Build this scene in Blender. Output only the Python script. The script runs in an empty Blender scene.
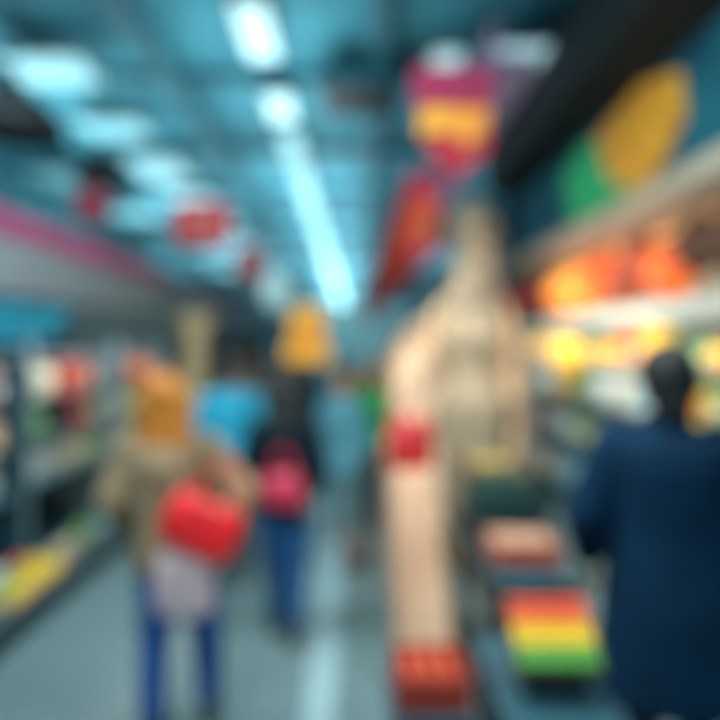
import bpy, bmesh, math, random
from mathutils import Vector, Matrix, noise
random.seed(7)
S=bpy.context.scene
COL=S.collection
try:
    S.view_settings.view_transform='Standard'
except Exception: pass

def lin(c):
    out=[]
    for v in c:
        v=v/255.0
        out.append(v/12.92 if v<=0.04045 else ((v+0.055)/1.055)**2.4)
    return tuple(out)+(1.0,)
MATS={}
def mat(name,rgb,rough=0.6,metal=0.0,emit=0.0,rgb2=None,scale=8.0,bump=0.0,detail=3.0,stretch=(1,1,1)):
    if name in MATS: return MATS[name]
    m=bpy.data.materials.new(name); m.use_nodes=True
    nt=m.node_tree; b=nt.nodes['Principled BSDF']
    c1=lin(rgb); c2=lin(rgb2) if rgb2 else tuple(x*0.82 for x in c1[:3])+(1,)
    tc=nt.nodes.new('ShaderNodeTexCoord'); mp=nt.nodes.new('ShaderNodeMapping')
    mp.inputs['Scale'].default_value=stretch
    nz=nt.nodes.new('ShaderNodeTexNoise'); nz.inputs['Scale'].default_value=scale; nz.inputs['Detail'].default_value=detail
    nt.links.new(tc.outputs['Object'],mp.inputs['Vector']); nt.links.new(mp.outputs['Vector'],nz.inputs['Vector'])
    cr=nt.nodes.new('ShaderNodeValToRGB')
    cr.color_ramp.elements[0].position=0.38; cr.color_ramp.elements[1].position=0.62
    cr.color_ramp.elements[0].color=c2; cr.color_ramp.elements[1].color=c1
    nt.links.new(nz.outputs['Fac'],cr.inputs['Fac'])
    nt.links.new(cr.outputs['Color'],b.inputs['Base Color'])
    b.inputs['Roughness'].default_value=rough; b.inputs['Metallic'].default_value=metal
    if emit>0:
        nt.links.new(cr.outputs['Color'],b.inputs['Emission Color']); b.inputs['Emission Strength'].default_value=emit
    if bump>0:
        bp=nt.nodes.new('ShaderNodeBump'); bp.inputs['Strength'].default_value=bump; bp.inputs['Distance'].default_value=0.01
        nt.links.new(nz.outputs['Fac'],bp.inputs['Height']); nt.links.new(bp.outputs['Normal'],b.inputs['Normal'])
    MATS[name]=m; return m

class MB:
    def __init__(s): s.v=[];s.f=[];s.mi=[]
    def add(s,vs,fs,mi=0):
        o=len(s.v); s.v+= [tuple(v) for v in vs]; s.f+=[tuple(i+o for i in f) for f in fs]; s.mi+=[mi]*len(fs); return s
    def box(s,lo,hi,mi=0,b=0.0,M=None):
        lo=Vector(lo);hi=Vector(hi); bm=bmesh.new(); bmesh.ops.create_cube(bm,size=1.0)
        for v in bm.verts:
            v.co=Vector(((v.co[i]+.5)*(hi[i]-lo[i])+lo[i]) for i in range(3))
        if b>0: bmesh.ops.bevel(bm,geom=list(bm.edges),offset=b,segments=2,affect='EDGES',profile=0.5)
        bm.verts.ensure_lookup_table(); bm.verts.index_update()
        vs=[(M@v.co if M else v.co.copy()) for v in bm.verts]; fs=[[v.index for v in f.verts] for f in bm.faces]
        bm.free(); return s.add(vs,fs,mi)
    def lathe(s,prof,c=(0,0,0),seg=16,mi=0,lobes=0,amp=0.0,sx=1,sy=1):
        vs=[];fs=[];n=len(prof)
        for r,z in prof:
            for k in range(seg):
                a=2*math.pi*k/seg; rr=r*(1+amp*math.cos(lobes*a)) if lobes else r
                vs.append((c[0]+rr*math.cos(a)*sx,c[1]+rr*math.sin(a)*sy,c[2]+z))
        for i in range(n-1):
            for k in range(seg):
                k2=(k+1)%seg; fs.append((i*seg+k,i*seg+k2,(i+1)*seg+k2,(i+1)*seg+k))
        fs.append(tuple(reversed(range(seg)))); fs.append(tuple((n-1)*seg+k for k in range(seg)))
        return s.add(vs,fs,mi)
    def rings(s,rings,mi=0):
        seg=len(rings[0]); vs=[p for r in rings for p in r]; fs=[]
        for i in range(len(rings)-1):
            for k in range(seg):
                k2=(k+1)%seg; fs.append((i*seg+k,i*seg+k2,(i+1)*seg+k2,(i+1)*seg+k))
        fs.append(tuple(reversed(range(seg)))); n=len(rings); fs.append(tuple((n-1)*seg+k for k in range(seg)))
        return s.add(vs,fs,mi)
    def cap(s,p1,p2,r1,r2,seg=14,mi=0):
        p1=Vector(p1);p2=Vector(p2); d=p2-p1; L=d.length
        if L<1e-6: d=Vector((0,0,1))
        d.normalize(); u=d.orthogonal().normalized(); w=d.cross(u)
        R=[]
        for t in (-85,-60,-30,0):
            a=math.radians(t); R.append((p1+d*(r1*math.sin(a)),r1*math.cos(a)))
        for t in (0,30,60,85):
            a=math.radians(t); R.append((p2+d*(r2*math.sin(a)),r2*math.cos(a)))
        return s.rings([[c+u*(r*math.cos(2*math.pi*k/seg))+w*(r*math.sin(2*math.pi*k/seg)) for k in range(seg)] for c,r in R],mi)
    def ell(s,c,r,mi=0,seg=18,n=12,bottom=-89,top=89):
        R=[]
        for i in range(n+1):
            a=math.radians(bottom+(top-bottom)*i/n)
            R.append([(c[0]+r[0]*math.cos(a)*math.cos(2*math.pi*k/seg),c[1]+r[1]*math.cos(a)*math.sin(2*math.pi*k/seg),c[2]+r[2]*math.sin(a)) for k in range(seg)])
        return s.rings(R,mi)
    def loft(s,secs,mi=0,seg=24):
        return s.rings([[(cx+rx*math.cos(2*math.pi*k/seg),cy+ry*math.sin(2*math.pi*k/seg),z) for k in range(seg)] for cx,cy,z,rx,ry in secs],mi)
    def path(s,pts,r,seg=8,mi=0):
        pts=[Vector(p) for p in pts]; R=[]; u=None
        for i,p in enumerate(pts):
            d=(pts[min(i+1,len(pts)-1)]-pts[max(i-1,0)]).normalized()
            if u is None: u=d.orthogonal().normalized()
            u=(u-d*u.dot(d)).normalized(); w=d.cross(u)
            R.append([p+u*(r*math.cos(2*math.pi*k/seg))+w*(r*math.sin(2*math.pi*k/seg)) for k in range(seg)])
        return s.rings(R,mi)
    def prism(s,poly,y0,y1,mi=0,axis='y'):
        n=len(poly)
        f=(lambda a,b,t:(a,t,b)) if axis=='y' else ((lambda a,b,t:(t,a,b)) if axis=='x' else (lambda a,b,t:(a,b,t)))
        vs=[f(a,b,y0) for a,b in poly]+[f(a,b,y1) for a,b in poly]
        fs=[tuple(range(n)),tuple(reversed(range(n,2*n)))]+[(i,(i+n),((i+1)%n)+n,(i+1)%n) for i in range(n)]
        return s.add(vs,fs,mi)
    def mesh(s,name,mats,smooth=False):
        me=bpy.data.meshes.new(name); me.from_pydata(s.v,[],s.f)
        for m in mats: me.materials.append(m)
        for p,i in zip(me.polygons,s.mi): p.material_index=i; p.use_smooth=smooth
        bm=bmesh.new(); bm.from_mesh(me); bmesh.ops.recalc_face_normals(bm,faces=bm.faces); bm.to_mesh(me); bm.free()
        return me
    def obj(s,name,mats,parent=None,loc=(0,0,0),rot=(0,0,0),smooth=False,label=None):
        if not isinstance(mats,(list,tuple)): mats=[mats]
        o=bpy.data.objects.new(name,s.mesh(name,mats,smooth)); COL.objects.link(o)
        o.location=loc; o.rotation_euler=rot
        if parent: o.parent=parent
        if label: o['label']=label
        return o
def tag(o,label,cat,group=None,kind=None):
    o['label']=label;o['category']=cat
    if group:o['group']=group
    if kind:o['kind']=kind
    return o
def empty(name,label,cat,loc=(0,0,0),rot=(0,0,0),group=None):
    e=bpy.data.objects.new(name,None); e.empty_display_size=0.1; COL.objects.link(e); e.location=loc; e.rotation_euler=rot
    return tag(e,label,cat,group)
def structure(o,label):
    o['kind']='structure'; o['label']=label; o['category']='room'; return o
def inst(name,me,loc,rot,label,cat,group,sc=1.0):
    o=bpy.data.objects.new(name,me); COL.objects.link(o); o.location=loc;o.rotation_euler=rot;o.scale=(sc,sc,sc)
    return tag(o,label,cat,group)
def area(loc,size,energy,color,rot=(0,0,0),sy=None):
    l=bpy.data.lights.new('area_light','AREA'); l.energy=energy; l.color=color; l.size=size
    if sy: l.shape='RECTANGLE'; l.size_y=sy
    o=bpy.data.objects.new('area_light',l); COL.objects.link(o); o.location=loc;o.rotation_euler=rot; return o
def point(loc,energy,color,r=0.1):
    l=bpy.data.lights.new('warm_light','POINT'); l.energy=energy; l.color=color; l.shadow_soft_size=r
    o=bpy.data.objects.new('warm_light',l); COL.objects.link(o); o.location=loc; return o

H=5.25
m_ceil=mat('teal_painted_ceiling',(66,152,170),0.8,rgb2=(48,124,142),scale=0.7)
m_beam=mat('teal_steel_beam',(48,114,130),0.6)
m_wall=mat('blue_green_wall',(66,146,160),0.7,rgb2=(54,124,138),scale=1.2)
m_dark=mat('dark_metal',(22,34,38),0.5)
m_steel=mat('brushed_steel',(120,135,138),0.35,0.6)
m_grey=mat('grey_enamel',(112,128,134),0.5)
m_white=mat('white_enamel',(215,222,220),0.45)
m_lamp=mat('cool_tube_glow',(190,228,232),0.5,emit=0.85,rgb2=(178,220,226))
m_lamp2=mat('soft_tube_glow',(140,198,208),0.5,emit=0.62,rgb2=(125,188,200))
m_lamp3=mat('dim_panel_glow',(118,182,193),0.5,emit=0.52,rgb2=(100,168,182))
m_cord=mat('black_cord',(25,28,30),0.7)

def floor_mat():
    m=bpy.data.materials.new('polished_floor_tiles'); m.use_nodes=True; nt=m.node_tree; b=nt.nodes['Principled BSDF']
    tc=nt.nodes.new('ShaderNodeTexCoord'); br=nt.nodes.new('ShaderNodeTexBrick')
    br.offset=0; br.inputs['Scale'].default_value=1.0; br.inputs['Brick Width'].default_value=0.6; br.inputs['Row Height'].default_value=0.6
    br.inputs['Mortar Size'].default_value=0.006
    br.inputs['Color1'].default_value=lin((122,144,146)); br.inputs['Color2'].default_value=lin((112,136,139)); br.inputs['Mortar'].default_value=lin((84,106,110))
    nt.links.new(tc.outputs['Object'],br.inputs['Vector'])
    nz=nt.nodes.new('ShaderNodeTexNoise'); nz.inputs['Scale'].default_value=1.3
    mx=nt.nodes.new('ShaderNodeMixRGB'); mx.blend_type='MULTIPLY'; mx.inputs['Fac'].default_value=0.2
    nt.links.new(tc.outputs['Object'],nz.inputs['Vector']); nt.links.new(br.outputs['Color'],mx.inputs['Color1']); nt.links.new(nz.outputs['Fac'],mx.inputs['Color2'])
    nt.links.new(mx.outputs['Color'],b.inputs['Base Color']); b.inputs['Roughness'].default_value=0.25
    return m
X0,X1,Y0,Y1=-7.0,4.2,-2.0,52.0
structure(MB().box((X0,Y0,-0.1),(X1,Y1,0)).obj('floor',floor_mat()),'polished grey tiled shop floor')
structure(MB().box((X0,Y0,H),(X1,Y1,H+0.15)).obj('ceiling',m_ceil),'teal painted hall ceiling')
structure(MB().box((X0-0.15,Y0,0),(X0,Y1,H)).obj('wall_left',m_wall),'blue-green painted hall wall')
structure(MB().box((X1,Y0,0),(X1+0.15,Y1,H)).obj('wall_right',m_wall),'blue-green painted hall wall')
structure(MB().box((X0,Y1,0),(X1,Y1+0.15,H)).obj('wall_far',mat('cyan_wall_haze_glow',(160,212,216),0.7,rgb2=(140,200,206),scale=0.8,emit=.3)),'pale cyan end wall of the hall with added haze glow')  # wall emission added to stand in for bright haze at the far end
structure(MB().box((-0.26,1.0,0),(-0.10,40,0.004)).obj('trim_1',mat('painted_reflection',(158,188,196),0.3)),'painted reflection of the tube lights along the aisle')  # pale strip paints the ceiling tubes' reflection onto the floor
k=2
for x in (-5.6,-2.25,0.25,2.9):
    structure(MB().box((x-0.1,Y0,H-0.22),(x+0.1,Y1,H)).obj('trim_%d'%k,m_beam),'teal steel ceiling beam'); k+=1
for y in (5,8,11,14,17,20,25,30,36,43):
    structure(MB().box((X0,y-0.09,H-0.12),(X1,y+0.09,H-0.0)).obj('trim_%d'%k,m_beam),'teal steel cross beam'); k+=1
structure(MB().box((1.35,6.2,H-0.75),(1.75,24,H-0.6)).box((1.35,6.2,H-0.75),(1.40,24,H-0.25)).box((1.45,8,H-0.6),(1.5,8.05,H)).box((1.45,14,H-0.6),(1.5,14.05,H)).obj('trim_%d'%k,mat('lilac_grey_duct',(175,160,195),0.6,emit=.1)),'lilac grey suspended cable tray')
k+=1

def rods(e,name,xs,z0,z1,r=0.006):
    me=MB().cap((0,0,z0),(0,0,z1),r,r,8).mesh(name,[m_cord])
    for x in xs:
        o=bpy.data.objects.new(name,me); COL.objects.link(o); o.parent=e; o.location=(x,0,0)
def luminaire(x,y,w,l,label,glow=m_lamp,drop=0.32):
    e=empty('ceiling_light',label,'ceiling light',(x,y,H-drop),group='ceiling lights')
    MB().box((-w/2-0.03,-l/2-0.03,0.0),(w/2+0.03,l/2+0.03,0.07),b=0.01).obj('housing',m_grey,e)
    MB().box((-w/2,-l/2,-0.03),(w/2,l/2,0.0),b=0.008).obj('diffuser',glow,e)
    rods(e,'suspension_rod',(-w*.3,w*.3),0.07,drop-0.01,0.008)
    return e
for y,l in ((6.3,1.1),(8.3,0.9)):
    luminaire(-0.97,y,0.32,l,'long cool white tube light above the aisle',m_lamp)
y=10.0
while y<22:
    luminaire(-0.97,y,0.30,1.3,'long cool white tube light above the aisle',m_lamp2); y+=1.55
while y<50:
    luminaire(-0.97,y+0.9,0.38,3.0,'long cool white tube light above the aisle',m_lamp2); y+=3.4
for y in (2.0,4.0):
    luminaire(-0.97,y,0.38,1.2,'long cool white tube light above the aisle',m_lamp)
for i,y in enumerate((7.15,9.1,11.2,13.6,16.2,19.0,22,26,30,35)):
    luminaire(-3.4,y,0.9,0.75 if y<10 else 1.4,'pale panel light under teal ceiling',m_lamp2 if y<8 else m_lamp3)
for y in (9.2,12,15,18.5,22,26,31):
    luminaire(-5.3,y,1.1,1.3,'wide dim panel light near the wall',m_lamp3)
luminaire(1.80,6.95,0.8,0.8,'bright rectangular panel light')
luminaire(0.98,6.95,0.3,0.5,'small bright panel light')
luminaire(2.6,6.9,0.35,0.4,'dim small panel light',m_lamp3)
cool=(0.78,0.97,1.0)
for x,y,e in ((-0.97,3.0,130),(-3.4,2.5,135),(1.2,2.2,95),(-0.97,-0.6,150)):
    area((x,y,H-0.5),1.0,e,cool)  # unseen overhead area lights, added to brighten the near aisle
for x,y,e,sy in ((-0.9,8,80,4),(-0.9,13.5,125,4),(-0.9,19,160,4),(-4.2,9,100,4),(-4.2,15,150,4),(2.9,13,35,4),(-0.9,27,330,6),(-0.9,37,450,8),(-1.2,46,450,6),(-4.5,25,240,6),(2.4,25,160,6)):
    area((x,y,3.75),1.6,e,(0.8,.97,1.0),rot=(math.pi,0,0),sy=sy)  # added up-facing lights without fixtures, unseen from below, washing the ceiling

def hang(e,z0,xs,top=H):
    rods(e,'suspension_cord',xs,z0,top-e.location.z-0.02)
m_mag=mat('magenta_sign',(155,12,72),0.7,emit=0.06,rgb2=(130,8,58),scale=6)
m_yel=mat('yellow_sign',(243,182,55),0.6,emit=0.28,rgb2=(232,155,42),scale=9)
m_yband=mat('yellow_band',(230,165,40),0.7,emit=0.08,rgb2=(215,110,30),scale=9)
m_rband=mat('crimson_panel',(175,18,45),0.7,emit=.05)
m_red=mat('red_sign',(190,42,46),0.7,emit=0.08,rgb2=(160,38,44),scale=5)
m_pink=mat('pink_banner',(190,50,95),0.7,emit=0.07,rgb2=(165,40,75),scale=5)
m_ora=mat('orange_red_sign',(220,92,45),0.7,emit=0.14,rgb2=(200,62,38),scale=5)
m_olive=mat('olive_green_print',(110,130,60),0.7,emit=0.05)
e=empty('hanging_sign','magenta, yellow and crimson sign hung over the aisle','sign',(0.70,4.5,3.04))
MB().box((-0.29,-0.03,0.49),(0.27,0.03,0.76),b=0.012).obj('top_board',m_mag,e)
MB().prism([(-0.25,0.27),(0.22,0.27),(0.24,0.47),(-0.25,0.47)],-0.035,0.035).obj('middle_board',m_yband,e)
hp=[]
for i in range(32):
    t=2*math.pi*i/32
    hp.append((0.0138*16*math.sin(t)**3+0.02,0.0125*(13*math.cos(t)-5*math.cos(2*t)-2*math.cos(3*t)-math.cos(4*t))+0.17))
MB().prism(hp,-0.05,0.05).obj('heart_panel',m_rband,e,label='crimson heart-shaped panel')
MB().prism([(-.2,.30),(-.02,.27),(.12,.19),(.22,.33),(.22,.42),(-.2,.42)],-0.068,-0.05).obj('lower_band',m_yband,e,label='yellow pointed band')
hang(e,0.76,(-0.22,0.22))
for i,(y,x) in enumerate(((6.7,0.72),(7.3,.70),(8.0,0.68),(8.8,.66),(9.7,0.65),(10.7,0.63),(11.9,0.62),(13.3,0.61),(15,0.6),(17,0.58),(19.5,0.57),(22.5,.56),(26,.55))):
    e=empty('hanging_banner','red and orange fabric banner hung in a row' if i else 'pink and orange fabric banner hung in a row','banner',(x,y,2.74),group='red banners over the aisle')
    b=MB(); b.prism([(-0.18,0.12),(0,0.0),(0.18,0.12),(0.18,0.92),(-0.18,0.92)],-0.008,0.008); b.obj('cloth',m_red if i else m_pink,e)
    b=MB(); b.prism([(-0.16,0.16),(0.12,0.2),(0.14,0.66),(-0.14,0.72)],-0.013,0.013); b.obj('printed_patch',m_ora,e)
    if i<2: MB().prism([(0.0,0.22),(0.10,0.24),(0.11,0.40),(0.02,0.38)],-0.018,-0.013).obj('printed_motif',m_olive,e)
    MB().cap((-0.19,0,0.93),(0.19,0,0.93),0.012,0.012,8).obj('rod',m_steel,e)
    hang(e,0.94,(-0.13,0.13))
def board(x,y,z,w,h,m,label,m2=None,rnd=False,group=None):
    e=empty('hanging_sign',label,'sign',(x,y,z-h/2),group=group)
    if rnd:
        poly=[(w/2*math.cos(a*math.pi/12),h/2+h/2*math.sin(a*math.pi/12)) for a in range(24)]
    else:
        r=min(w,h)*.18; poly=[]
        for cx,cz,a0 in ((w/2-r,h-r,0),(-w/2+r,h-r,90),(-w/2+r,r,180),(w/2-r,r,270)):
            for a in range(0,91,22): poly.append((cx+r*math.cos(math.radians(a0+a)),cz+r*math.sin(math.radians(a0+a))))
    MB().prism(poly,-0.03,0.03).obj('board',m,e)
    if m2:
        MB().prism([(px*.55,h/2+(pz-h/2)*.4) for px,pz in poly],-0.04,-0.03).obj('printed_patch',m2,e)
    hang(e,h,(-w*.25,w*.25) if not rnd else (0,)); return e
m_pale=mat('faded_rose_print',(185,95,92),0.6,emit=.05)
board(-1.43,6,2.99,0.52,0.40,m_red,'rounded red sign hung over the aisle',m_pale,group='red hanging signs')
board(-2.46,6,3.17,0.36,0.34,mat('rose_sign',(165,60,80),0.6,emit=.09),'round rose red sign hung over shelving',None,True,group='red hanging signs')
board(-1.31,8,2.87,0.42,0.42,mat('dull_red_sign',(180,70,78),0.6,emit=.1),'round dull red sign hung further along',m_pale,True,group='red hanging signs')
# tall yellow sign with a wider base
e=empty('hanging_sign','tall yellow and orange sign with wider base above shoppers','sign',(-0.52,7,1.66))
MB().prism([(-.25,0),(.25,0),(.26,.16),(.19,.24),(.19,.5),(.12,.62),(-.12,.62),(-.19,.5),(-.19,.24),(-.26,.16)],-.03,.03).obj('board',m_yel,e)
MB().prism([(-.12,.2),(.12,.2),(.1,.4),(-.1,.4)],-.04,-.03).obj('printed_patch',mat('orange_print',(232,130,40),0.6,emit=.2),e)
hang(e,0.62,(-.08,.08))
board(-0.95,7.6,2.50,0.3,0.34,mat('white_cyan_sign',(180,218,222),0.5,emit=.4),'pale cyan square sign on cords',None)
def pendant(x,y,z,r,label):
    e=empty('pendant_lamp',label,'pendant lamp',(x,y,z),group='dark pendant lamps')
    MB().lathe([(r,0),(r*0.98,0.04),(r*.85,r*.4),(r*.55,r*.7),(r*.2,r*.88),(0.05,r*1.05),(0.04,r*1.25)],seg=28).obj('lamp_shade',mat('dark_teal_shade',(26,38,42),.6),e,smooth=True)
    MB().ell((0,0,0.01),(r*.3,r*.3,r*.25)).obj('bulb',mat('bulb_dim',(60,70,72),.4),e,smooth=True)
    MB().cap((0,0,r*1.2),(0,0,H-z-0.02),0.01,0.01,8).obj('suspension_cord',m_cord,e)
pendant(-2.68,5,3.50,0.40,'large dark dome pendant lamp')
pendant(-2.62,6.7,3.56,0.32,'dark dome pendant lamp above shelving')
e=empty('ceiling_vent','dark square ventilation unit on the ceiling','vent',(0.05,7.6,H-0.55))
MB().box((-0.45,-0.5,0.06),(0.45,0.5,0.3),b=0.03).obj('housing',m_beam,e)
g=MB(); 
for i in range(9): g.box((-0.42,-0.46+i*0.108,0.03),(0.42,-0.40+i*0.108,0.06))
g.box((-.43,-.47,.0),(-.40,.47,.06)).box((.40,-.47,.0),(.43,.47,.06))
g.obj('grille',m_dark,e)
hang(e,0.3,(-0.3,0.3))

# ---- left chillers
m_fas=mat('pink_mauve_fascia',(180,80,125),0.6,rgb2=(150,70,108),scale=3,emit=.08)
m_fas2=mat('dull_mauve_fascia',(140,110,130),0.6,rgb2=(122,104,118),scale=3,emit=.04)
m_case=mat('case_grey_teal',(66,88,94),0.5)
m_upr=mat('pale_grey_upright',(125,148,152),0.5)
m_updk=mat('dark_teal_upright',(36,72,86),0.5)
m_inner=mat('case_dark_liner',(26,62,76),0.6)
m_inner2=mat('case_grey_liner',(92,116,122),0.6)
m_shelf=mat('shelf_enamel',(80,118,128),0.5)
m_tealglow=mat('teal_canopy_glow',(40,150,180),0.5,emit=.5)
m_greyglow=mat('grey_canopy_glow',(125,155,160),0.5,emit=.15)
m_head=mat('mauve_grey_header',(140,150,156),0.6)
def chiller(y,L=1.8):
    near=y<6; dark=y<4
    e=empty('refrigerated_shelf','open grey multi-deck chiller '+('with pink fascia' if near else 'with mauve fascia'),'refrigerated shelf',(-2.1,y,0),group='row of open chillers')
    li=m_inner if near else m_inner2
    MB().box((-1.0,0,0.0),(0,L,0.12)).box((-1.0,0,0.12),(-0.94,L,2.12)).box((-0.96,0,2.14),(-0.05,L,2.2),b=0.01).box((-1.0,0,2.2),(-0.2,L,2.45)).obj('cabinet_body',li,e)
    MB().box((-0.09,0.01,0.05),(0.0,L-0.01,0.20),b=0.015).obj('front_panel',m_case,e)
    MB().box((-0.02,0.01,0.20),(0.015,L-0.01,0.23),b=0.005).obj('bumper_rail',m_grey,e)
    for yy in (0,L-0.05):
        MB().prism([(-0.98,0.1),(-0.02,0.1),(-0.02,0.22),(-0.40,0.24),(-0.42,0.70),(-0.38,1.9),(-0.1,2.1),(-0.1,2.2),(-0.98,2.2)],yy,yy+0.05,axis='y').obj('side_panel',m_updk if dark else m_upr,e)
    for z in (0.74,1.08,1.42,1.76):
        MB().box((-0.94,0.05,z-0.025),(-0.45,L-0.05,z)).obj('shelf',m_shelf,e)
        MB().box((-0.455,0.05,z-0.035),(-0.44,L-0.05,z+0.01)).obj('price_rail',m_case,e)
    pr=[(-0.34+0.28*math.cos(math.radians(a)),2.13-(0.26 if dark else .1)*math.sin(math.radians(a))) for a in range(0,181,15)]
    MB().prism(pr,0.06,L-0.06,axis='y').obj('canopy_lamp',m_tealglow if dark else m_greyglow,e,label='rounded glowing teal-blue canopy' if dark else 'pale grey rounded canopy')
    MB().box((-0.06,0.0,2.50),(0.0,L,2.68),b=0.01).box((-0.2,0.0,2.5),(-0.06,L,2.53)).obj('fascia_board',m_fas if near else m_fas2,e)
    MB().box((-0.05,0,2.16),(-0.0,L,2.5),b=0.01).obj('header_panel',m_head,e)
    return e
ys=[1.3,3.1,4.9,6.7,8.5,10.3,12.1,13.9]
for y in ys: chiller(y)
for y in (15.7,19.3,22.9,26.5): chiller(y,3.6)
for y in (3.9,5.7,7.5): area((-2.2,y,1.82),0.12,11,(.85,.97,1),sy=1.5,rot=(0,math.radians(35),0))

cols={'red':(195,66,50),'orange':(222,120,60),'yellow':(240,200,45),'green':(110,160,85),'cream':(215,205,175),'white':(200,215,215),'cyan':(90,175,195),'brown':(150,98,68),'maroon':(125,52,54),'navy':(30,60,85)}
CM={k_:mat('pack_'+k_,v,0.6,emit=.06) for k_,v in cols.items()}
PR={}
def prod(kind,c):
    if (kind,c) in PR: return PR[(kind,c)]
    b=MB(); sm=False; c2={'white':'cyan','cream':'orange','yellow':'orange','orange':'cream','red':'brown','green':'cream','maroon':'red'}.get(c,'white')
    if kind=='juice_carton':
        b.box((-0.05,-0.05,0),(0.05,0.05,0.18),b=.004); b.prism([(-0.048,0.18),(0.048,0.18),(0.0,0.235)],-0.048,0.048); b.box((-0.006,-0.048,0.225),(0.006,0.048,0.25)); b.box((-0.052,-0.04,0.05),(0.052,0.04,0.13),1)
        b.lathe([(0.016,0),(0.016,0.02)],(0.03,0,0.195),12,1)
    elif kind=='bottle':
        sm=True; b.lathe([(0.035,0),(0.042,0.01),(0.042,0.15),(0.036,0.18),(0.016,0.22),(0.014,0.245)],seg=16); b.lathe([(0.018,0.24),(0.018,0.268)],seg=12,mi=1); b.lathe([(0.0435,0.05),(0.0435,0.12)],seg=16,mi=1)
    elif kind=='jar':
        sm=True; b.lathe([(0.04,0),(0.05,0.012),(0.05,0.09),(0.042,0.11)],seg=16); b.lathe([(0.044,0.11),(0.046,0.135),(0.04,0.137)],seg=16,mi=0); b.lathe([(0.051,0.03),(0.051,0.075)],seg=16,mi=1)
    elif kind=='food_packet':
        secs=[]
        for i in range(9):
            t=i/8; secs.append((0,0,0.0+t*0.21,0.075-0.004*math.sin(t*math.pi),0.008+0.035*math.sin(t*math.pi)))
        sm=True; b.loft(secs,seg=20); b.box((0.03,-0.035,0.08),(0.042,0.035,0.14),1)
    else:
        b.box((-0.045,-0.07,0),(0.045,0.07,0.17),b=.004); b.box((-0.047,-0.05,0.05),(0.047,0.05,0.12),1)
    me=b.mesh(kind,[CM[c],CM[c2]],sm); PR[(kind,c)]=me; return me
KL={'juice_carton':'gable-top carton','bottle':'plastic bottle','jar':'lidded jar','food_packet':'puffed food packet','food_box':'cardboard food box'}
kinds=list(KL)
def fill(x,ya,yb,z,step,pal,group,place,depthjit=0.02,skip=0.04,sc=1.0,run=(4,7),kd0=None,gap=0.0):
    y=ya; c=pal[0]; kd=random.choice(kinds); n=0; ci=random.randint(0,9)
    while y<yb:
        if n<=0:
            kd=kd0 or random.choice(kinds); ci+=1; c=pal[ci%len(pal)]; n=random.randint(*run)
            if random.random()<gap: y+=step*random.randint(1,3); continue
        n-=1
        if random.random()>skip:
            inst(kd,prod(kd,c),(x+random.uniform(-depthjit,depthjit),y,z+0.001),(0,0,(math.pi/2 if kd=='food_packet' else 0)),'%s %s standing on %s'%(c,KL[kd],place),KL[kd].split()[-1],group,sc)
        y+=step
pals={0.74:['cream','green','cyan','white'],1.08:['maroon','green','cream','green'],1.42:['orange','cream','red','brown','maroon'],1.76:['cream','white']}
for ym in ys[1:5]:
    a=ym+0.7 if ym<3.5 else ym+0.15
    for z,pal in pals.items():
        if z>1.7: continue
        fill(-2.66,a,ym+1.66,z,0.17,pal,'packed goods in the chillers','a chiller shelf',sc=1.2,run=(2,4),gap=.15)
    if ym<4:
        for xx,cc in ((-2.20,['yellow','yellow','cream']),(-2.33,['yellow','yellow','green']),(-2.46,['red','orange','white'])):
            fill(xx,4.1,4.8,0.125,0.12,cc,'jars in the chiller deck','the low chiller deck',sc=1.15,kd0='jar',run=(2,4),skip=0)
    else:
        fill(-2.36,a+.05,ym+1.66,0.125,0.18,['white','cream','green','cyan'],'packed goods in the chiller deck','the low chiller deck',gap=.15,run=(2,3))

def column(x,y,h,r,m,label):
    e=empty('decorative_column',label,'column',(x,y,0))
    MB().box((-r*1.4,-r*1.4,0),(r*1.4,r*1.4,0.14),b=.01).obj('base',m,e)
    MB().lathe([(r*1.1,0.14),(r,0.2),(r*.92,h-0.3),(r,h-0.25)],seg=24).obj('shaft',m,e,smooth=True)
    MB().lathe([(r,h-0.25),(r*1.5,h-0.1),(r*1.6,h-0.04),(r*1.6,h)],seg=24).obj('capital',m,e)
column(-1.75,7,2.2,0.13,mat('cream_plaster',(205,185,145),0.7,emit=.06),'short cream plaster display column in the aisle')
m_cv=mat('carved_grey_brown',(195,172,142),0.75,rgb2=(108,94,82),scale=3.4,bump=.6,detail=5)
e=empty('carved_column','tall carved tan and grey-brown column before the lit arch','column',(1.0,5.45,0))
MB().lathe([(.30,0),(.30,.3),(.27,.34)],seg=8).obj('base',m_cv,e)
MB().lathe([(.24,.34),(.25,.7),(.29,1.1),(.32,1.3),(.24,1.48),(.2,1.66),(.27,1.80),(.31,1.95),(.25,2.14),(.19,2.28),(.14,2.6),(.16,2.72)],seg=32,lobes=5,amp=.16).obj('shaft',m_cv,e,smooth=True)
MB().lathe([(.15,2.72),(.2,2.82),(.17,2.92),(.12,3.0),(.05,3.1)],seg=24,lobes=4,amp=.15).obj('capital',mat('beige_capital',(150,136,114),.7,rgb2=(110,100,88)),e,smooth=True)
# scrolled brackets on the column
for sx_ in (-1,1):
    b=MB(); pts=[(sx_*(.16+.17*math.sin(math.radians(a))*1.0),0,2.25-.30*(1-math.cos(math.radians(a)))) for a in range(0,170,15)]
    b.path([Vector(p) for p in pts],.045); b.obj('scroll_bracket',mat('cream_scroll',(215,190,155),.7,rgb2=(160,138,115),scale=5),e,smooth=True)

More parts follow.
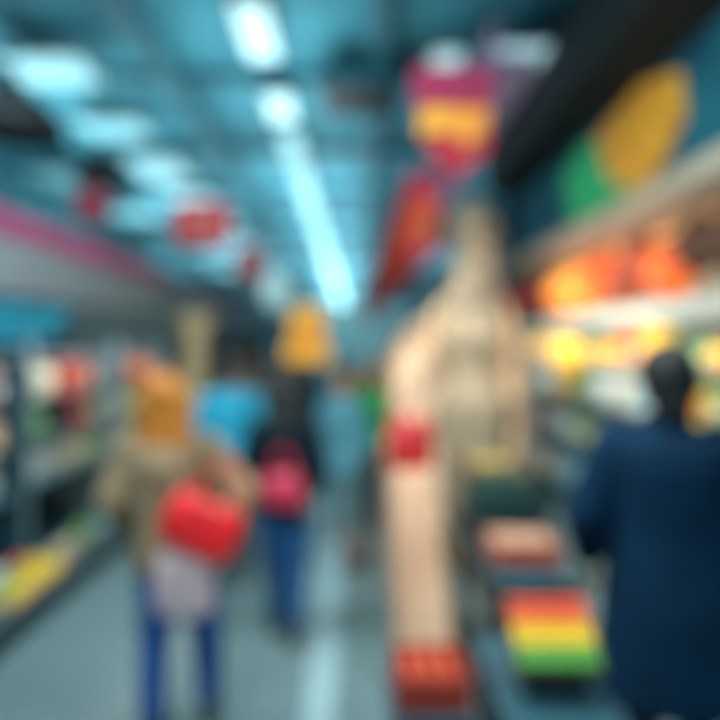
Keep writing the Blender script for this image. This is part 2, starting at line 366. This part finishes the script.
# ---- market stall
m_sdark=mat('stall_black_green',(12,28,32),0.7)
m_sign=mat('stall_teal_board',(18,98,114),0.6,emit=.12,rgb2=(12,72,92),scale=1.5)
m_beige=mat('beige_cornice',(185,172,150),0.6,emit=.07)
m_pale_beam=mat('pale_stall_beam',(195,198,186),0.5,emit=.04)
m_stshelf=mat('stall_shelf_grey',(140,158,160),0.5)
st=empty('market_stall','tall dark-framed food stall with teal sign boards and lit shelves','market stall',(2.3,3.3,0))
L=6.0
MB().prism([(0.0,3.92),(-0.42,4.08),(-0.42,4.72),(0.0,4.72)],0,L).obj('roof_beam',m_sdark,st,label='black-green roof beam')
MB().box((0,0,3.02),(0.06,L,3.98)).obj('sign_board',m_sign,st)
MB().prism([(2.75,3.80),(1.8,3.93),(1.2,3.78),(1.15,3.42),(1.55,3.14),(1.95,3.10),(2.45,3.34)],-0.03,0.0,axis='x').obj('yellow_emblem',mat('amber_panel',(225,165,40),0.5,emit=.3,rgb2=(190,128,35),scale=6),st)
MB().prism([(1.95,3.09),(3.4,3.06),(3.7,3.66),(3.1,3.85),(2.75,3.80),(2.45,3.34)],-0.028,0.0,axis='x').obj('green_emblem',mat('leaf_green_panel',(50,175,100),0.5,emit=.35,rgb2=(34,150,100)),st)
MB().box((0.0,0.02,2.84),(0.0+0.5,L-0.02,2.9)).box((-0.18,0,2.86),(0.04,L,3.02),b=.015).obj('cornice',m_beige,st)
MB().box((-0.15,0,2.02),(0.02,L,2.16),b=.012).box((0.02,0,2.08),(0.6,L,2.14)).obj('crossbeam',m_pale_beam,st)
MB().box((0.6,0,0),(0.68,L,4.0)).obj('back_panel',mat('stall_back',(150,162,155),0.7,rgb2=(110,140,148),scale=2,emit=.05),st)
for yy in (0.0,L-0.16):
    MB().box((-0.12,yy,0),(0.04,yy+0.16,4.5),b=.01).obj('post',m_sdark,st)
for z in (0.3,0.85,1.3,1.68):
    MB().box((0.05,0.16,z-0.04),(0.6,L-0.16,z)).obj('shelf',m_stshelf,st)
m_wl=mat('warm_strip_glow',(255,190,110),0.5,emit=1.2)
MB().box((0.4,0.3,2.80),(0.44,L-0.3,2.83)).obj('lamp_strip',m_wl,st)
MB().box((0.1,0.3,2.03),(0.14,L-0.3,2.06)).obj('lamp_strip',mat('neutral_strip_glow',(240,235,205),0.5,emit=1.5),st)
area((2.62,6.2,2.76),0.2,16,(1,.6,.25),sy=5)
area((2.2,6.2,2.0),0.15,32,(1,.96,.84),sy=5,rot=(0,math.radians(-30),0))
area((1.55,5.8,2.3),0.3,22,(1,.96,.88),sy=2.5,rot=(0,math.radians(-65),0))  # unseen mid-air light added to brighten the stall shelves
def lantern(x,y,z,r,m,label,top,hh=1.0,grp=None,lob=12,am=.03):
    e=empty('paper_lantern',label,'lantern',(x,y,z-r*hh),group=grp)
    MB().lathe([(r*.35,0)]+[(r*math.sin(math.radians(a)),r*hh*(1-math.cos(math.radians(a)))) for a in range(25,156,10)]+[(r*.35,2*r*hh)],seg=24,lobes=lob,amp=am).obj('lamp_shade',m,e,smooth=True)
    MB().lathe([(r*.36,-0.03),(r*.36,0.01)],seg=16).obj('bottom_ring',m_sdark,e)
    MB().lathe([(r*.36,2*r*hh-.01),(r*.36,2*r*hh+.03)],seg=16).obj('top_ring',m_sdark,e)
    MB().cap((0,0,2*r*hh),(0,0,top-e.location.z),0.005,0.005,8).obj('suspension_cord',m_cord,e)
G='glowing lanterns in the stall'
m_lo=mat('orange_lantern_glow',(248,130,50),.6,emit=.65,rgb2=(215,80,30),scale=4)
m_ly=mat('amber_lantern_glow',(255,185,85),.6,emit=.85,rgb2=(248,130,40),scale=4)
m_lr=mat('rust_lantern_glow',(195,95,55),.6,emit=.4,rgb2=(135,55,36),scale=4)
m_lb=mat('brown_lantern',(95,60,42),.7,emit=.05)
for y,z,r,m,lb,hh,x in ((4.0,2.52,.20,m_lb,'dark brown unlit paper lantern',1.0,2.4),(4.45,2.55,.18,m_lb,'dark brown unlit paper lantern',1,2.4),(4.88,2.42,.20,m_lo,'orange glowing paper lantern',1.0,2.42),(5.3,2.56,.18,m_lr,'rust red glowing paper lantern',1,2.38),(5.75,2.42,.19,m_lr,'rust red glowing paper lantern',1.05,2.45),(6.2,2.5,.21,m_lo,'orange glowing paper lantern',1.05,2.42),(6.75,2.46,.23,m_ly,'bright amber glowing paper lantern',1.0,2.4),(7.35,2.44,.22,m_ly,'bright amber glowing paper lantern',1,2.42),(8.0,2.5,.2,m_lr,'rust red glowing paper lantern',1.0,2.4)):
    lantern(x,y,z,r,m,lb+' hung under the stall cornice',2.84,hh,G)
for z,pal in ((0.3,['cyan','cream','white']),(0.85,['cyan','white','green','white','brown']),(1.3,['cyan','white','green','yellow','white','cream']),(1.68,['white','yellow','green','yellow','cream','yellow'])):
    for yy in (3.7,5.9): fill(2.44,yy,yy+2.1 if yy<5 else 9.0,z,0.145,pal,'packed goods on the stall shelves','a stall shelf',sc=1.25,run=(3,5))
lantern(2.26,6.75,1.72,0.17,mat('yellow_paper_glow',(240,200,65),.7,emit=.6,rgb2=(228,160,50),scale=6),'dull glowing yellow paper lantern under the stall beam',2.02,1.0,None,5,.12)
lantern(2.12,4.95,1.90,0.09,mat('orange_paper_glow',(215,95,50),.6,emit=.3),'small orange paper lantern under the stall beam',2.02,.8)
lantern(1.98,7.9,2.38,0.15,mat('dark_red_paper',(150,40,40),.6,emit=.1),'dark red paper lantern by the stall',4.05)
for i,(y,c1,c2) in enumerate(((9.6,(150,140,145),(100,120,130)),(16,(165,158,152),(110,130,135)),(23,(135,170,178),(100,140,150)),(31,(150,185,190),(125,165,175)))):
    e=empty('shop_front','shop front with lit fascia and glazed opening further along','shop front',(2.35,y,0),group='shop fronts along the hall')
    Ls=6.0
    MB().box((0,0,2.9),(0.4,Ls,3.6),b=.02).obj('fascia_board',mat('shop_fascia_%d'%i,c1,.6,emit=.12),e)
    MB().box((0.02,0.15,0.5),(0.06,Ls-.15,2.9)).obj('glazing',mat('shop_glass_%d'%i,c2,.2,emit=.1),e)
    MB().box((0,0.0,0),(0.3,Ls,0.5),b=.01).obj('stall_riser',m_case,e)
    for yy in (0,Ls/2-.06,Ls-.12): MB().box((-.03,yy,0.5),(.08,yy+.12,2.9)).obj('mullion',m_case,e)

# ---- arch
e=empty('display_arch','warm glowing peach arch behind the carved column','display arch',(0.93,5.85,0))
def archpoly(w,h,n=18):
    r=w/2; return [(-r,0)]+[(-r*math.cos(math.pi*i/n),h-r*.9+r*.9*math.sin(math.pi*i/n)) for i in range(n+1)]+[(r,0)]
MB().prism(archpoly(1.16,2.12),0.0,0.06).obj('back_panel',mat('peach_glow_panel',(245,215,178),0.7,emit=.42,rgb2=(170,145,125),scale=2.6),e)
o=archpoly(1.26,2.18); i_=archpoly(1.14,2.10)
fr=MB(); n=len(o); vs=[(a,-0.12,b) for a,b in o]+[(a,-0.12,b) for a,b in i_]+[(a,0.1,b) for a,b in o]+[(a,0.1,b) for a,b in i_]
fs=[]
for j in range(n-1):
    fs+=[(j,j+1,n+j+1,n+j),(2*n+j,3*n+j,3*n+j+1,2*n+j+1),(j,2*n+j,2*n+j+1,j+1),(n+j,n+j+1,3*n+j+1,3*n+j)]
fs+=[(0,n,3*n,2*n),(n-1,3*n-1,4*n-1,2*n-1)]
fr.add(vs,fs); fr.obj('frame',mat('pale_wood_frame',(180,158,132),0.6,rgb2=(140,122,104)),e)
point((0.5,5.3,2.0),6,(1,.8,.58),.12)
point((1.5,5.3,1.9),5,(1,.8,.58),.12)
area((0.8,4.4,2.6),0.3,8,(1,.88,.72),rot=(math.radians(50),0,0))

# ---- counter
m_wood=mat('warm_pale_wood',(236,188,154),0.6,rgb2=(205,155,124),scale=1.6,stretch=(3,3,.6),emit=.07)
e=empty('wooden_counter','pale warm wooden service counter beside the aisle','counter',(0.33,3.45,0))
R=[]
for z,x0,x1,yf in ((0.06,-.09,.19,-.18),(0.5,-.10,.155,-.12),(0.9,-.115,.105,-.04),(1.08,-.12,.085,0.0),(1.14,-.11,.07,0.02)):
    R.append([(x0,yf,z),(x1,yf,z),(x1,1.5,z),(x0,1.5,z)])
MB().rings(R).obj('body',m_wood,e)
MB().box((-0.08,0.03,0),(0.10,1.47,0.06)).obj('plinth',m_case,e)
area((0.25,2.2,2.9),0.3,15,(1,.8,.6),rot=(math.radians(28),0,0))  # unseen warm light added in front to brighten the counter

m_tstand=mat('teal_metal_stand',(36,80,92),0.5,rgb2=(28,64,76))
def stand(x0,x1,y0,y1,h,label):
    e=empty('display_table',label,'display table',((x0+x1)/2,(y0+y1)/2,0))
    w=(x1-x0)/2;d=(y1-y0)/2
    MB().box((-w,-d,h-0.04),(w,d,h),b=.006).obj('table_top',m_tstand,e)
    MB().box((-w+.02,-d+.02,h-0.24),(w-.02,d-.02,h-.04)).obj('apron',m_dark,e)
    for sx in(-1,1):
        for sy in(-1,1):
            MB().box((sx*(w-.04)-.02,sy*(d-.04)-.02,0),(sx*(w-.04)+.02,sy*(d-.04)+.02,h-.2),b=.004).obj('leg',m_dark,e)
    MB().box((-w+.03,-d+.03,0.18),(w-.03,d-.03,0.2)).obj('lower_shelf',m_tstand,e)
stand(0.42,0.76,1.6,2.32,0.80,'narrow teal metal display table carrying a produce crate')
stand(0.60,1.00,2.72,3.9,0.84,'long teal metal display table carrying crates')
stand(0.12,0.40,2.16,2.5,0.58,'low dark-legged display table with a red crate')
def crate(x,y,z,w,d,h,m,tilt,label,rz=0):
    e=empty('produce_crate',label,'crate',(x,y,z),(tilt,0,rz))
    t=.010
    MB().box((-w/2,-d/2,0),(w/2,d/2,t)).obj('bottom',m,e)
    for sgn in(-1,1):
        b=MB(); n=3
        for i in range(n): 
            z0=t+i*(h-t)/n; b.box((-w/2,sgn*d/2-t/2,z0+.003),(w/2,sgn*d/2+t/2,z0+(h-t)/n-.003),b=.002)
        for xx in(-w/2+.01,w/2-.01): b.box((xx-.01,sgn*d/2-t,0),(xx+.01,sgn*d/2+t,h))
        b.obj('side_panel',m,e)
        b=MB()
        for i in range(n):
            z0=t+i*(h-t)/n; b.box((sgn*w/2-t/2,-d/2,z0+.003),(sgn*w/2+t/2,d/2,z0+(h-t)/n-.003),b=.002)
        b.obj('end_panel',m,e)
    return Matrix.Translation((x,y,z))@Matrix.Rotation(rz,4,'Z')@Matrix.Rotation(tilt,4,'X')
m_stem=mat('green_stem',(60,110,40),.6)
def pepper_me(c,rgb):
    b=MB(); r=.036
    b.lathe([(r*.35,0),(r*.75,.008),(r*.95,.03),(r*1.05,.055),(r*.9,.072),(r*.4,.078),(r*.2,.072)],seg=24,lobes=4,amp=.09)
    b.cap((0,0,.07),(0.004,0,.084),.004,.003,8,mi=1)
    return b.mesh('pepper_'+c,[mat('pepper_'+c,rgb,.5,emit=.14),m_stem],True)
PM={'red':pepper_me('red',(215,72,40)),'orange':pepper_me('orange',(238,105,32)),'yellow':pepper_me('yellow',(238,195,38)),'green':pepper_me('green',(80,155,60))}
def fruit_me(c,rgb,r):
    b=MB(); b.lathe([(r*.1,r*.1),(r*.5,r*.06),(r*.85,r*.45),(r,r),(r*.85,r*1.5),(r*.5,r*1.85),(r*.1,r*1.8)],seg=20); b.cap((0,0,r*1.78),(0.003,0,r*1.98),.003,.003,8,mi=1)
    return b.mesh('fruit_'+c,[mat('fruit_'+c,rgb,.5,emit=.03),m_stem],True)
FT=fruit_me('tomato',(200,66,34),.034); FA=fruit_me('yellow_apple',(215,180,70),.036); FP=fruit_me('peach',(215,165,135),.034); FV=fruit_me('avocado',(26,70,60),.036)
m_cr=mat('rose_crate',(190,88,64),.6); m_crd=mat('dark_teal_crate',(18,58,60),.6); m_crr=mat('brick_red_crate',(165,52,36),.6); m_cry=mat('tan_crate',(150,120,90),.6); m_crb=mat('dark_wood_crate',(90,62,42),.6)
TL=math.radians(42)
cx,cy,cz=0.60,1.97,0.95
M=crate(cx,cy,cz,0.25,0.22,0.035,m_crb,TL,'shallow dark crate tilted to show rows of coloured peppers')
e=empty('wedge_riser','dark wedge riser propping up the pepper crate','riser',(cx,cy,0.80))
MB().prism([(-.07,0.0),(.09,0.0),(.09,.15+.075),(-.07,.15-.068)],-.09,.09,axis='x').obj('riser_block',m_dark,e)
rows=[('green',-.092),('green',-.062),('yellow',-.030),('yellow',.002),('orange',.032),('red',.062),('red',.090)]
for c,yy in rows:
    for i in range(6):
        p=M@Vector((-.102+i*.041,yy,.013+random.uniform(-.001,.002)))
        inst('pepper',PM[c],p,(TL+random.uniform(-.06,.06),random.uniform(-.06,.06),0),'glossy %s bell pepper in the tilted crate'%c,'pepper','bell peppers in the tilted crate',.52)
def pile(M,w,d,z,me,nm,label,group,r=.036,levels=2,fn=None):
    nx=int(w/(2*r)); ny=int(d/(2*r))
    for lv in range(levels):
        for i in range(nx-lv):
            for j in range(ny-lv):
                p=M@Vector(((i-(nx-lv-1)/2)*2*r,(j-(ny-lv-1)/2)*2*r,z+lv*r*1.45))
                inst(nm,me,p,(0,0,random.uniform(0,6)),label,nm,group)
M=crate(0.78,3.02,0.845,0.29,0.26,0.10,m_cr,0,'small rose crate filled with pale peaches')
pile(M,0.28,0.24,0.05,FP,'peach','pale blushing peach in the small crate','peaches in the small crate',.034,1)
M=crate(0.80,3.45,0.845,0.38,0.36,0.26,m_crd,0,'deep dark teal crate filled with avocados')
pile(M,0.35,0.34,0.20,FV,'avocado','dark green avocado in the dark teal crate','avocados in the dark crate')
M=crate(0.80,3.77,0.845,0.30,0.2,0.32,m_cry,0,'tan crate with yellow apples behind the dark crate')
pile(M,0.27,0.18,0.27,FA,'apple','yellow apple in the tan crate','yellow apples in the tan crate',levels=1)
M=crate(0.27,2.33,0.582,0.25,0.26,0.12,m_crr,0,'brick red crate filled with tomatoes')
pile(M,0.22,0.23,0.06,FT,'tomato','ripe orange-red tomato in the red crate','tomatoes in the red crate',.034,1)

# ---- bags
def strap_pts(p0,p1,top,n=14):
    p0=Vector(p0);p1=Vector(p1);top=Vector(top); out=[]
    for i in range(n+1):
        t=i/n; out.append(p0*(1-t)**2+ (2*top-(p0+p1)/2)*2*t*(1-t)+p1*t*t)
    return out
def handbag(x,y,z,w,h,d,m,label,strap_top,rz=0,name='handbag',cat='handbag',ry=0,mh=None):
    e=empty(name,label,cat,(x,y,z),(0,ry,rz))
    R=[]
    for t,fw,fd in ((0,.80,.7),(.06,.95,.95),(.3,1,1),(.6,.97,.9),(.85,.9,.6),(1,.84,.35)):
        ring=[]
        for k in range(32):
            a=2*math.pi*k/32; ca=math.cos(a);sa=math.sin(a)
            ring.append((w/2*fw*math.copysign(abs(ca)**.5,ca),d/2*fd*math.copysign(abs(sa)**.5,sa),t*h))
        R.append(ring)
    MB().rings(R).obj('bag_body',m,e,smooth=True)
    for dy in (-d*.2,d*.2):
        MB().path(strap_pts((-w*.3,dy,h*.95),(w*.3,dy,h*.95),(0,dy*.4,strap_top)),.008).obj('strap',mh or m,e,smooth=True)
    return e

# ---- people
m_skin=mat('skin',(205,150,120),.55,scale=20)
m_eye=mat('eye_white',(225,225,220),.3); m_lip=mat('lips',(160,80,75),.5)
def voxel(o,vs,it=3):
    r=o.modifiers.new('remesh','REMESH'); r.mode='VOXEL'; r.voxel_size=vs; r.use_smooth_shade=True
    s=o.modifiers.new('smooth','SMOOTH'); s.factor=.5; s.iterations=it
def person(x,y,rz,Ht,label,hair,haircol,top,topcol,legcol,shoecol,armL=None,armR=None,legL=None,legR=None,lean=(0,0),vs=.009,headturn=0,bulk=1.0,hem=.84,group=None,hairvol=1.0,legbulk=1.0,mottle=.82):
    s=Ht/1.75
    e=empty('person',label,'person',(x,y,0),(0,0,rz),group=group)
    def T(p):
        p=Vector(p)
        k=max(0,p.z-.92)/.8
        return Vector(((p.x+lean[0]*k)*s,(p.y+lean[1]*k)*s,p.z*s))
    armL=armL or ((-.245,-.03,1.14),(-.25,.06,.90)); armR=armR or ((.245,-.03,1.14),(.25,.06,.90))
    legL=legL or ((-.095,.02,.49),(-.10,-.02,.09)); legR=legR or ((.095,.02,.49),(.10,-.02,.09))
    B=MB()
    def cap(mb,a,b,r1,r2): mb.cap(T(a),T(b),r1*s,r2*s)
    def ell(mb,c,r): mb.ell(T(c),tuple(q*s for q in r))
    def loft(mb,secs):
        out=[]
        for cx,cy,z,rx,ry in secs:
            t=T((cx,cy,z)); out.append((t.x,t.y,t.z,rx*s,ry*s))
        mb.loft(out)
    def H_(px,py,pz):
        c=math.cos(headturn);sn=math.sin(headturn); return (px*c-py*sn,px*sn+py*c,pz)
    ell(B,H_(0,0,1.645),(.076,.095,.105)); ell(B,H_(0,.035,1.575),(.054,.06,.058)); ell(B,H_(0,.05,1.545),(.03,.035,.03))
    cap(B,H_(0,.088,1.645),H_(0,.108,1.605),.010,.015)
    for sg in(-1,1):
        ell(B,H_(sg*.078,-.005,1.615),(.014,.022,.034)); cap(B,H_(sg*.02,.078,1.655),H_(sg*.045,.068,1.66),.012,.012)
    cap(B,(0,-.01,1.40),(0,.0,1.57),.062,.052)
    loft(B,[(0,0,.84,.06,.05),(0,0,.86,.13,.09),(0,0,.93,.16,.115),(0,0,1.0,.155,.11),(0,0,1.1,.132,.095),(0,0,1.22,.15,.108),(0,0,1.34,.17,.115),(0,0,1.42,.16,.095),(0,0,1.46,.09,.07)])
    for sg,(el,wr) in ((-1,armL),(1,armR)):
        sh=(sg*.172,0,1.395)
        cap(B,sh,el,.056,.042); cap(B,el,wr,.043,.027)
        d=(Vector(wr)-Vector(el)).normalized(); dn=(d+Vector((0,0,-.55))).normalized()
        side=Vector((-sg*1.0,0,0)); side=(side-dn*side.dot(dn)).normalized()
        fw=dn.cross(side).normalized()
        if fw.y<0: fw=-fw
        w=Vector(wr)
        for q in (-.024,-.008,.008,.024): cap(B,w+dn*.02+fw*q*.6,w+dn*.085+fw*q,.016,.013)
        for q,ln in ((-.030,.058),(-.010,.072),(.010,.076),(.030,.070)):
            a=w+dn*.09+fw*q; b_=a+(dn*.85+side*.4).normalized()*ln*.5; c_=b_+(dn*.35+side*.9).normalized()*ln*.5
            cap(B,a,b_,.0095,.0085); cap(B,b_,c_,.0085,.0075)
        a=w+dn*.03+fw*.03; b_=a+(fw*.7+dn*.6+side*.3).normalized()*.04; c_=b_+(dn*.8+side*.4+fw*.1).normalized()*.032
        cap(B,a,b_,.013,.011); cap(B,b_,c_,.0105,.009)
    for sg,(kn,an) in ((-1,legL),(1,legR)):
        hp_=(sg*.088,0,.90)
        cap(B,hp_,kn,.085,.055); cap(B,kn,an,.054,.036); cap(B,an,(an[0],an[1]+.11,an[2]-.05),.036,.028)
    b=B.obj('body',m_skin,e); voxel(b,vs*s,2)
    for sg in(-1,1):
        MB().ell(T(H_(sg*.032,.083,1.638)),(.011*s,.008*s,.007*s)).obj('eye',m_eye,e,smooth=True)
        MB().ell(T(H_(sg*.032,.0905,1.638)),(.0045*s,.003*s,.0045*s)).obj('pupil',m_cord,e,smooth=True)
    MB().ell(T(H_(0,.093,1.575)),(.022*s,.008*s,.007*s)).obj('mouth',m_lip,e,smooth=True)
    hb=MB(); hm=mat('hair_%d_%d_%d'%haircol,haircol,.6,scale=30,bump=.5,stretch=(3,3,.4))
    v=hairvol
    ell(hb,H_(0,-.02,1.668),(.088*v,.098*v,.098*v))
    ell(hb,H_(0,-.045,1.62),(.082*v,.07*v,.08*v))
    if hair=='long':
        for px,w_ in ((-.055,.045),(0,.055),(.055,.045)):
            cap(hb,H_(px*v,-.05,1.66),H_(px*1.25*v,-.085,1.40),.055*v,w_*v) 
        cap(hb,H_(-.075*v,0,1.66),H_(-.085*v,-.02,1.45),.035,.03); cap(hb,H_(.075*v,0,1.66),H_(.085*v,-.02,1.45),.035,.03)
    elif hair=='bob':
        for sg in(-1,1): cap(hb,H_(sg*.07,-.02,1.66),H_(sg*.075,-.03,1.53),.04,.035)
        cap(hb,H_(0,-.05,1.66),H_(0,-.06,1.52),.06,.05)
    elif hair=='full':
        cap(hb,H_(0,-.04,1.66),H_(0,-.055,1.54),.082,.07)
    o=hb.obj('hair',hm,e); voxel(o,.009*s,4)
    tm=mat('cloth_%d_%d_%d'%topcol,topcol,.9,rgb2=tuple(int(c*mottle) for c in topcol),scale=5,bump=.3)
    tm.node_tree.nodes['Principled BSDF'].inputs['Specular IOR Level'].default_value=.15
    J=MB(); g=.02*bulk
    if hem<.8: pre=[(0,0,hem,.20+g,.15+g),(0,0,hem+.02,.21+g,.155+g),(0,0,.84,.18+g,.14+g)]
    else: pre=[(0,0,hem,.165+g,.125+g),(0,0,hem+.02,.172+g,.13+g)]
    loft(J,pre+[(0,0,.98,.165+g,.12+g),(0,0,1.1,.15+g,.11+g),(0,0,1.24,.162+g,.118+g),(0,0,1.34,.178+g,.125+g),(0,0,1.42,.168+g,.105+g),(0,0,1.46,.11+g*.5,.085+g*.5),(0,0,1.49,.07,.065)])
    for sg,(el,wr) in ((-1,armL),(1,armR)):
        cap(J,(sg*.172,0,1.39),el,.066+g*.6,.052+g*.5)
        cap(J,el,tuple(Vector(el).lerp(Vector(wr),.93)),.052+g*.5,.038+g*.4)
    o=J.obj(top,tm,e); voxel(o,.011*s,5)
    if top!='shirt':
        Cc=MB(); c0=T((0,-.01,1.47)); seg=24; R=[]
        for r1,dz in ((.082,-.02),(.08,.05),(.068,.055),(.066,-.02)): R.append([(c0.x+r1*s*math.cos(2*math.pi*k/seg),c0.y+r1*s*.95*math.sin(2*math.pi*k/seg),c0.z+dz*s) for k in range(seg)])
        Cc.rings(R).obj('collar',tm,e,smooth=True)
    lm=mat('denim_%d_%d_%d'%legcol,legcol,.85,rgb2=tuple(int(c*.8) for c in legcol),scale=9,bump=.3)
    P=MB(); lb=legbulk; loft(P,[(0,0,.80,.12,.1),(0,0,.84,.165,.12),(0,0,.93,.172,.126),(0,0,1.0,.165,.12)])
    for sg,(kn,an) in ((-1,legL),(1,legR)):
        cap(P,(sg*.09,0,.88),kn,.098*min(lb,1.1),.07*lb); cap(P,kn,(an[0],an[1],an[2]+.03*lb),.069*lb,.052*lb)
    o=P.obj('trousers',lm,e); voxel(o,.011*s,4)
    sm_=mat('shoe_%d_%d_%d'%shoecol,shoecol,.5)
    for sg,(kn,an) in ((-1,legL),(1,legR)):
        a=T(an); zb=a.z-.09*s
        Q=MB(); R=[]
        for yy,w_,h_ in [(-.075,.028,.055),(-.06,.04,.085),(0,.043,.10),(.05,.045,.075),(.11,.048,.055),(.155,.04,.042),(.175,.02,.03)]:
            R.append([(a.x+w_*s*math.copysign(abs(math.cos(2*math.pi*k/20))**.7,math.cos(2*math.pi*k/20)),a.y+yy*s,zb+.002+h_*s*.5+h_*s*.5*math.copysign(abs(math.sin(2*math.pi*k/20))**.6,math.sin(2*math.pi*k/20))) for k in range(20)])
        Q.rings(R).obj('shoe',sm_,e,smooth=True)
    return e

person(-0.83,3.0,math.radians(3),1.70,'person with long golden hair in khaki jacket walking with bags','long',(188,112,16),'jacket',(156,132,104),(38,92,165),(40,40,45),
  armL=((-.28,-.05,1.16),(-.24,.12,.97)),armR=((.35,-.08,1.20),(.25,-.18,1.0)),legL=((-.12,.05,.49),(-.12,-.02,.09)),legR=((.12,.09,.50),(.13,.14,.09)),lean=(-.07,.02),vs=.007,bulk=2.4,hairvol=1.10,legbulk=1.2,mottle=.62)
handbag(-0.69,2.70,0.99,0.34,0.22,0.12,mat('red_leather',(240,14,22),.4,emit=.12,rgb2=(190,10,20),scale=4),'bright red shoulder bag carried by the golden-haired shopper',.40,rz=.1,ry=.42)
handbag(-0.73,2.74,0.70,0.26,0.25,0.11,mat('pale_pink_plastic',(200,172,178),.5,emit=.03),'pale pink plastic carrier bag held low by the shopper',.29,rz=-.1,name='carrier_bag',cat='bag')
person(-0.45,4.05,math.radians(-4),1.66,'person with long dark hair in dark navy coat and blue jeans','long',(20,24,28),'jacket',(14,32,44),(32,96,155),(45,35,38),
  armL=((-.25,-.04,1.15),(-.22,.13,1.0)),armR=((.26,-.08,1.15),(.20,-.12,.98)),legL=((-.08,.08,.49),(-.08,.12,.09)),legR=((.085,.0,.49),(.09,-.12,.12)),vs=.008,bulk=1.2,legbulk=1.15)
handbag(-0.43,3.80,0.89,0.25,0.20,0.11,mat('crimson_leather',(200,45,78),.5,emit=.06),'crimson pink shoulder bag carried by the dark-haired shopper',.34,rz=-.1)
person(-0.97,5.0,math.radians(10),1.78,'person with short dark hair in bright cyan shirt','short',(40,45,48),'shirt',(50,165,200),(60,70,75),(30,30,32),vs=.011,bulk=.6)
person(-0.13,6.1,math.radians(180),1.58,'person in light blue coat and grey trousers walking this way','bob',(90,80,75),'jacket',(95,158,178),(105,135,142),(90,60,55),vs=.011,hem=.7,legL=((-.09,.06,.49),(-.09,.08,.09)),legR=((.09,.0,.49),(.09,-.08,.09)))
person(0.22,6.6,math.radians(170),1.66,'person in green top standing beside the counter','bob',(70,50,40),'shirt',(40,170,85),(60,60,70),(40,40,40),vs=.011)
for (x,y,c,lg,hh,lab,hc,rr) in ((-0.75,9.5,(60,80,95),(50,75,95),1.7,'person in grey blue jacket far along the aisle',(60,45,35),0),(0.05,10.5,(200,160,130),(60,85,100),1.68,'person in beige top far along the aisle',(90,70,60),180),(-1.4,8.6,(160,160,155),(40,55,65),1.72,'person in light grey jacket by the column',(80,60,45),180),(-0.4,15.0,(120,150,155),(60,85,95),1.7,'person in pale blue top at the far aisle',(70,55,45),0)):
    person(x,y,math.radians(rr),hh,lab,'short',hc,'jacket',c,lg,(40,40,40),vs=.014)
person(1.19,2.42,math.radians(-10),1.83,'person with short dark hair in long dark navy-teal coat','full',(12,16,20),'coat',(5,42,68),(10,16,24),(30,30,32),
  armL=((-.29,.0,1.14),(-.26,.14,.95)),armR=((.30,.0,1.14),(.26,.18,.95)),vs=.007,bulk=2.9,lean=(0,.04),hem=.50,hairvol=1.2)
handbag(0.32,3.70,1.142,0.27,0.28,0.14,mat('red_paper_bag',(205,32,38),.5,emit=.06,rgb2=(170,22,30)),'red shopping bag with handles standing on the wooden counter',.38,name='shopping_bag',cat='bag')
handbag(0.02,5.3,0.002,0.24,0.22,0.14,mat('brown_bag',(110,85,78),.6),'small brown bag standing on the tiled floor',.3,name='shopping_bag',cat='bag')

def gondola(x,y,w,label,m,pal):
    e=empty('store_shelf',label,'shelf',(x,y,0),group='far store shelves')
    MB().box((-w/2,0,0),(w/2,0.5,0.15)).box((-w/2,0.24,0.15),(w/2,0.27,1.6)).obj('frame',m,e)
    for z in(.5,.9,1.3): MB().box((-w/2,0.0,z-.03),(w/2,0.24,z)).obj('shelf',m_white,e)
    MB().box((-w/2,0.0,1.6),(w/2,0.4,1.8),b=.01).obj('header',mat('header_%s'%label[:4],pal,.5,emit=.15),e)
    for z in(.15,.5,.9,1.3):
        xx=-w/2+.1
        while xx<w/2-.05:
            kd=random.choice(kinds); c=random.choice(list(cols))
            inst(kd,prod(kd,c),(x+xx,y+.11,z+.001),(0,0,-math.pi/2 if kd!='food_packet' else 0),'%s %s on a far store shelf'%(c,KL[kd]),KL[kd].split()[-1],'goods on far store shelves'); xx+=.21
gondola(-1.3,13,1.0,'pale store shelf with cyan header at the aisle end',m_grey,(120,200,215))
gondola(1.1,12.5,1.3,'warm store shelf with beige header at the aisle end',m_pale_beam,(200,175,140))

w=bpy.data.worlds.new('w'); S.world=w; w.use_nodes=True
bg=w.node_tree.nodes['Background']; bg.inputs['Color'].default_value=(0.5,0.78,0.85,1); bg.inputs['Strength'].default_value=0.6
cam=bpy.data.cameras.new('camera'); co=bpy.data.objects.new('camera',cam); COL.objects.link(co); S.camera=co
co.location=(0,0,1.85); co.rotation_euler=(math.radians(90),0,0)
cam.lens=32; cam.sensor_width=36; cam.shift_x=5/720; cam.shift_y=-15/720; cam.clip_start=0.05; cam.clip_end=200
cam.dof.use_dof=True; cam.dof.focus_distance=0.4; cam.dof.aperture_fstop=1.4
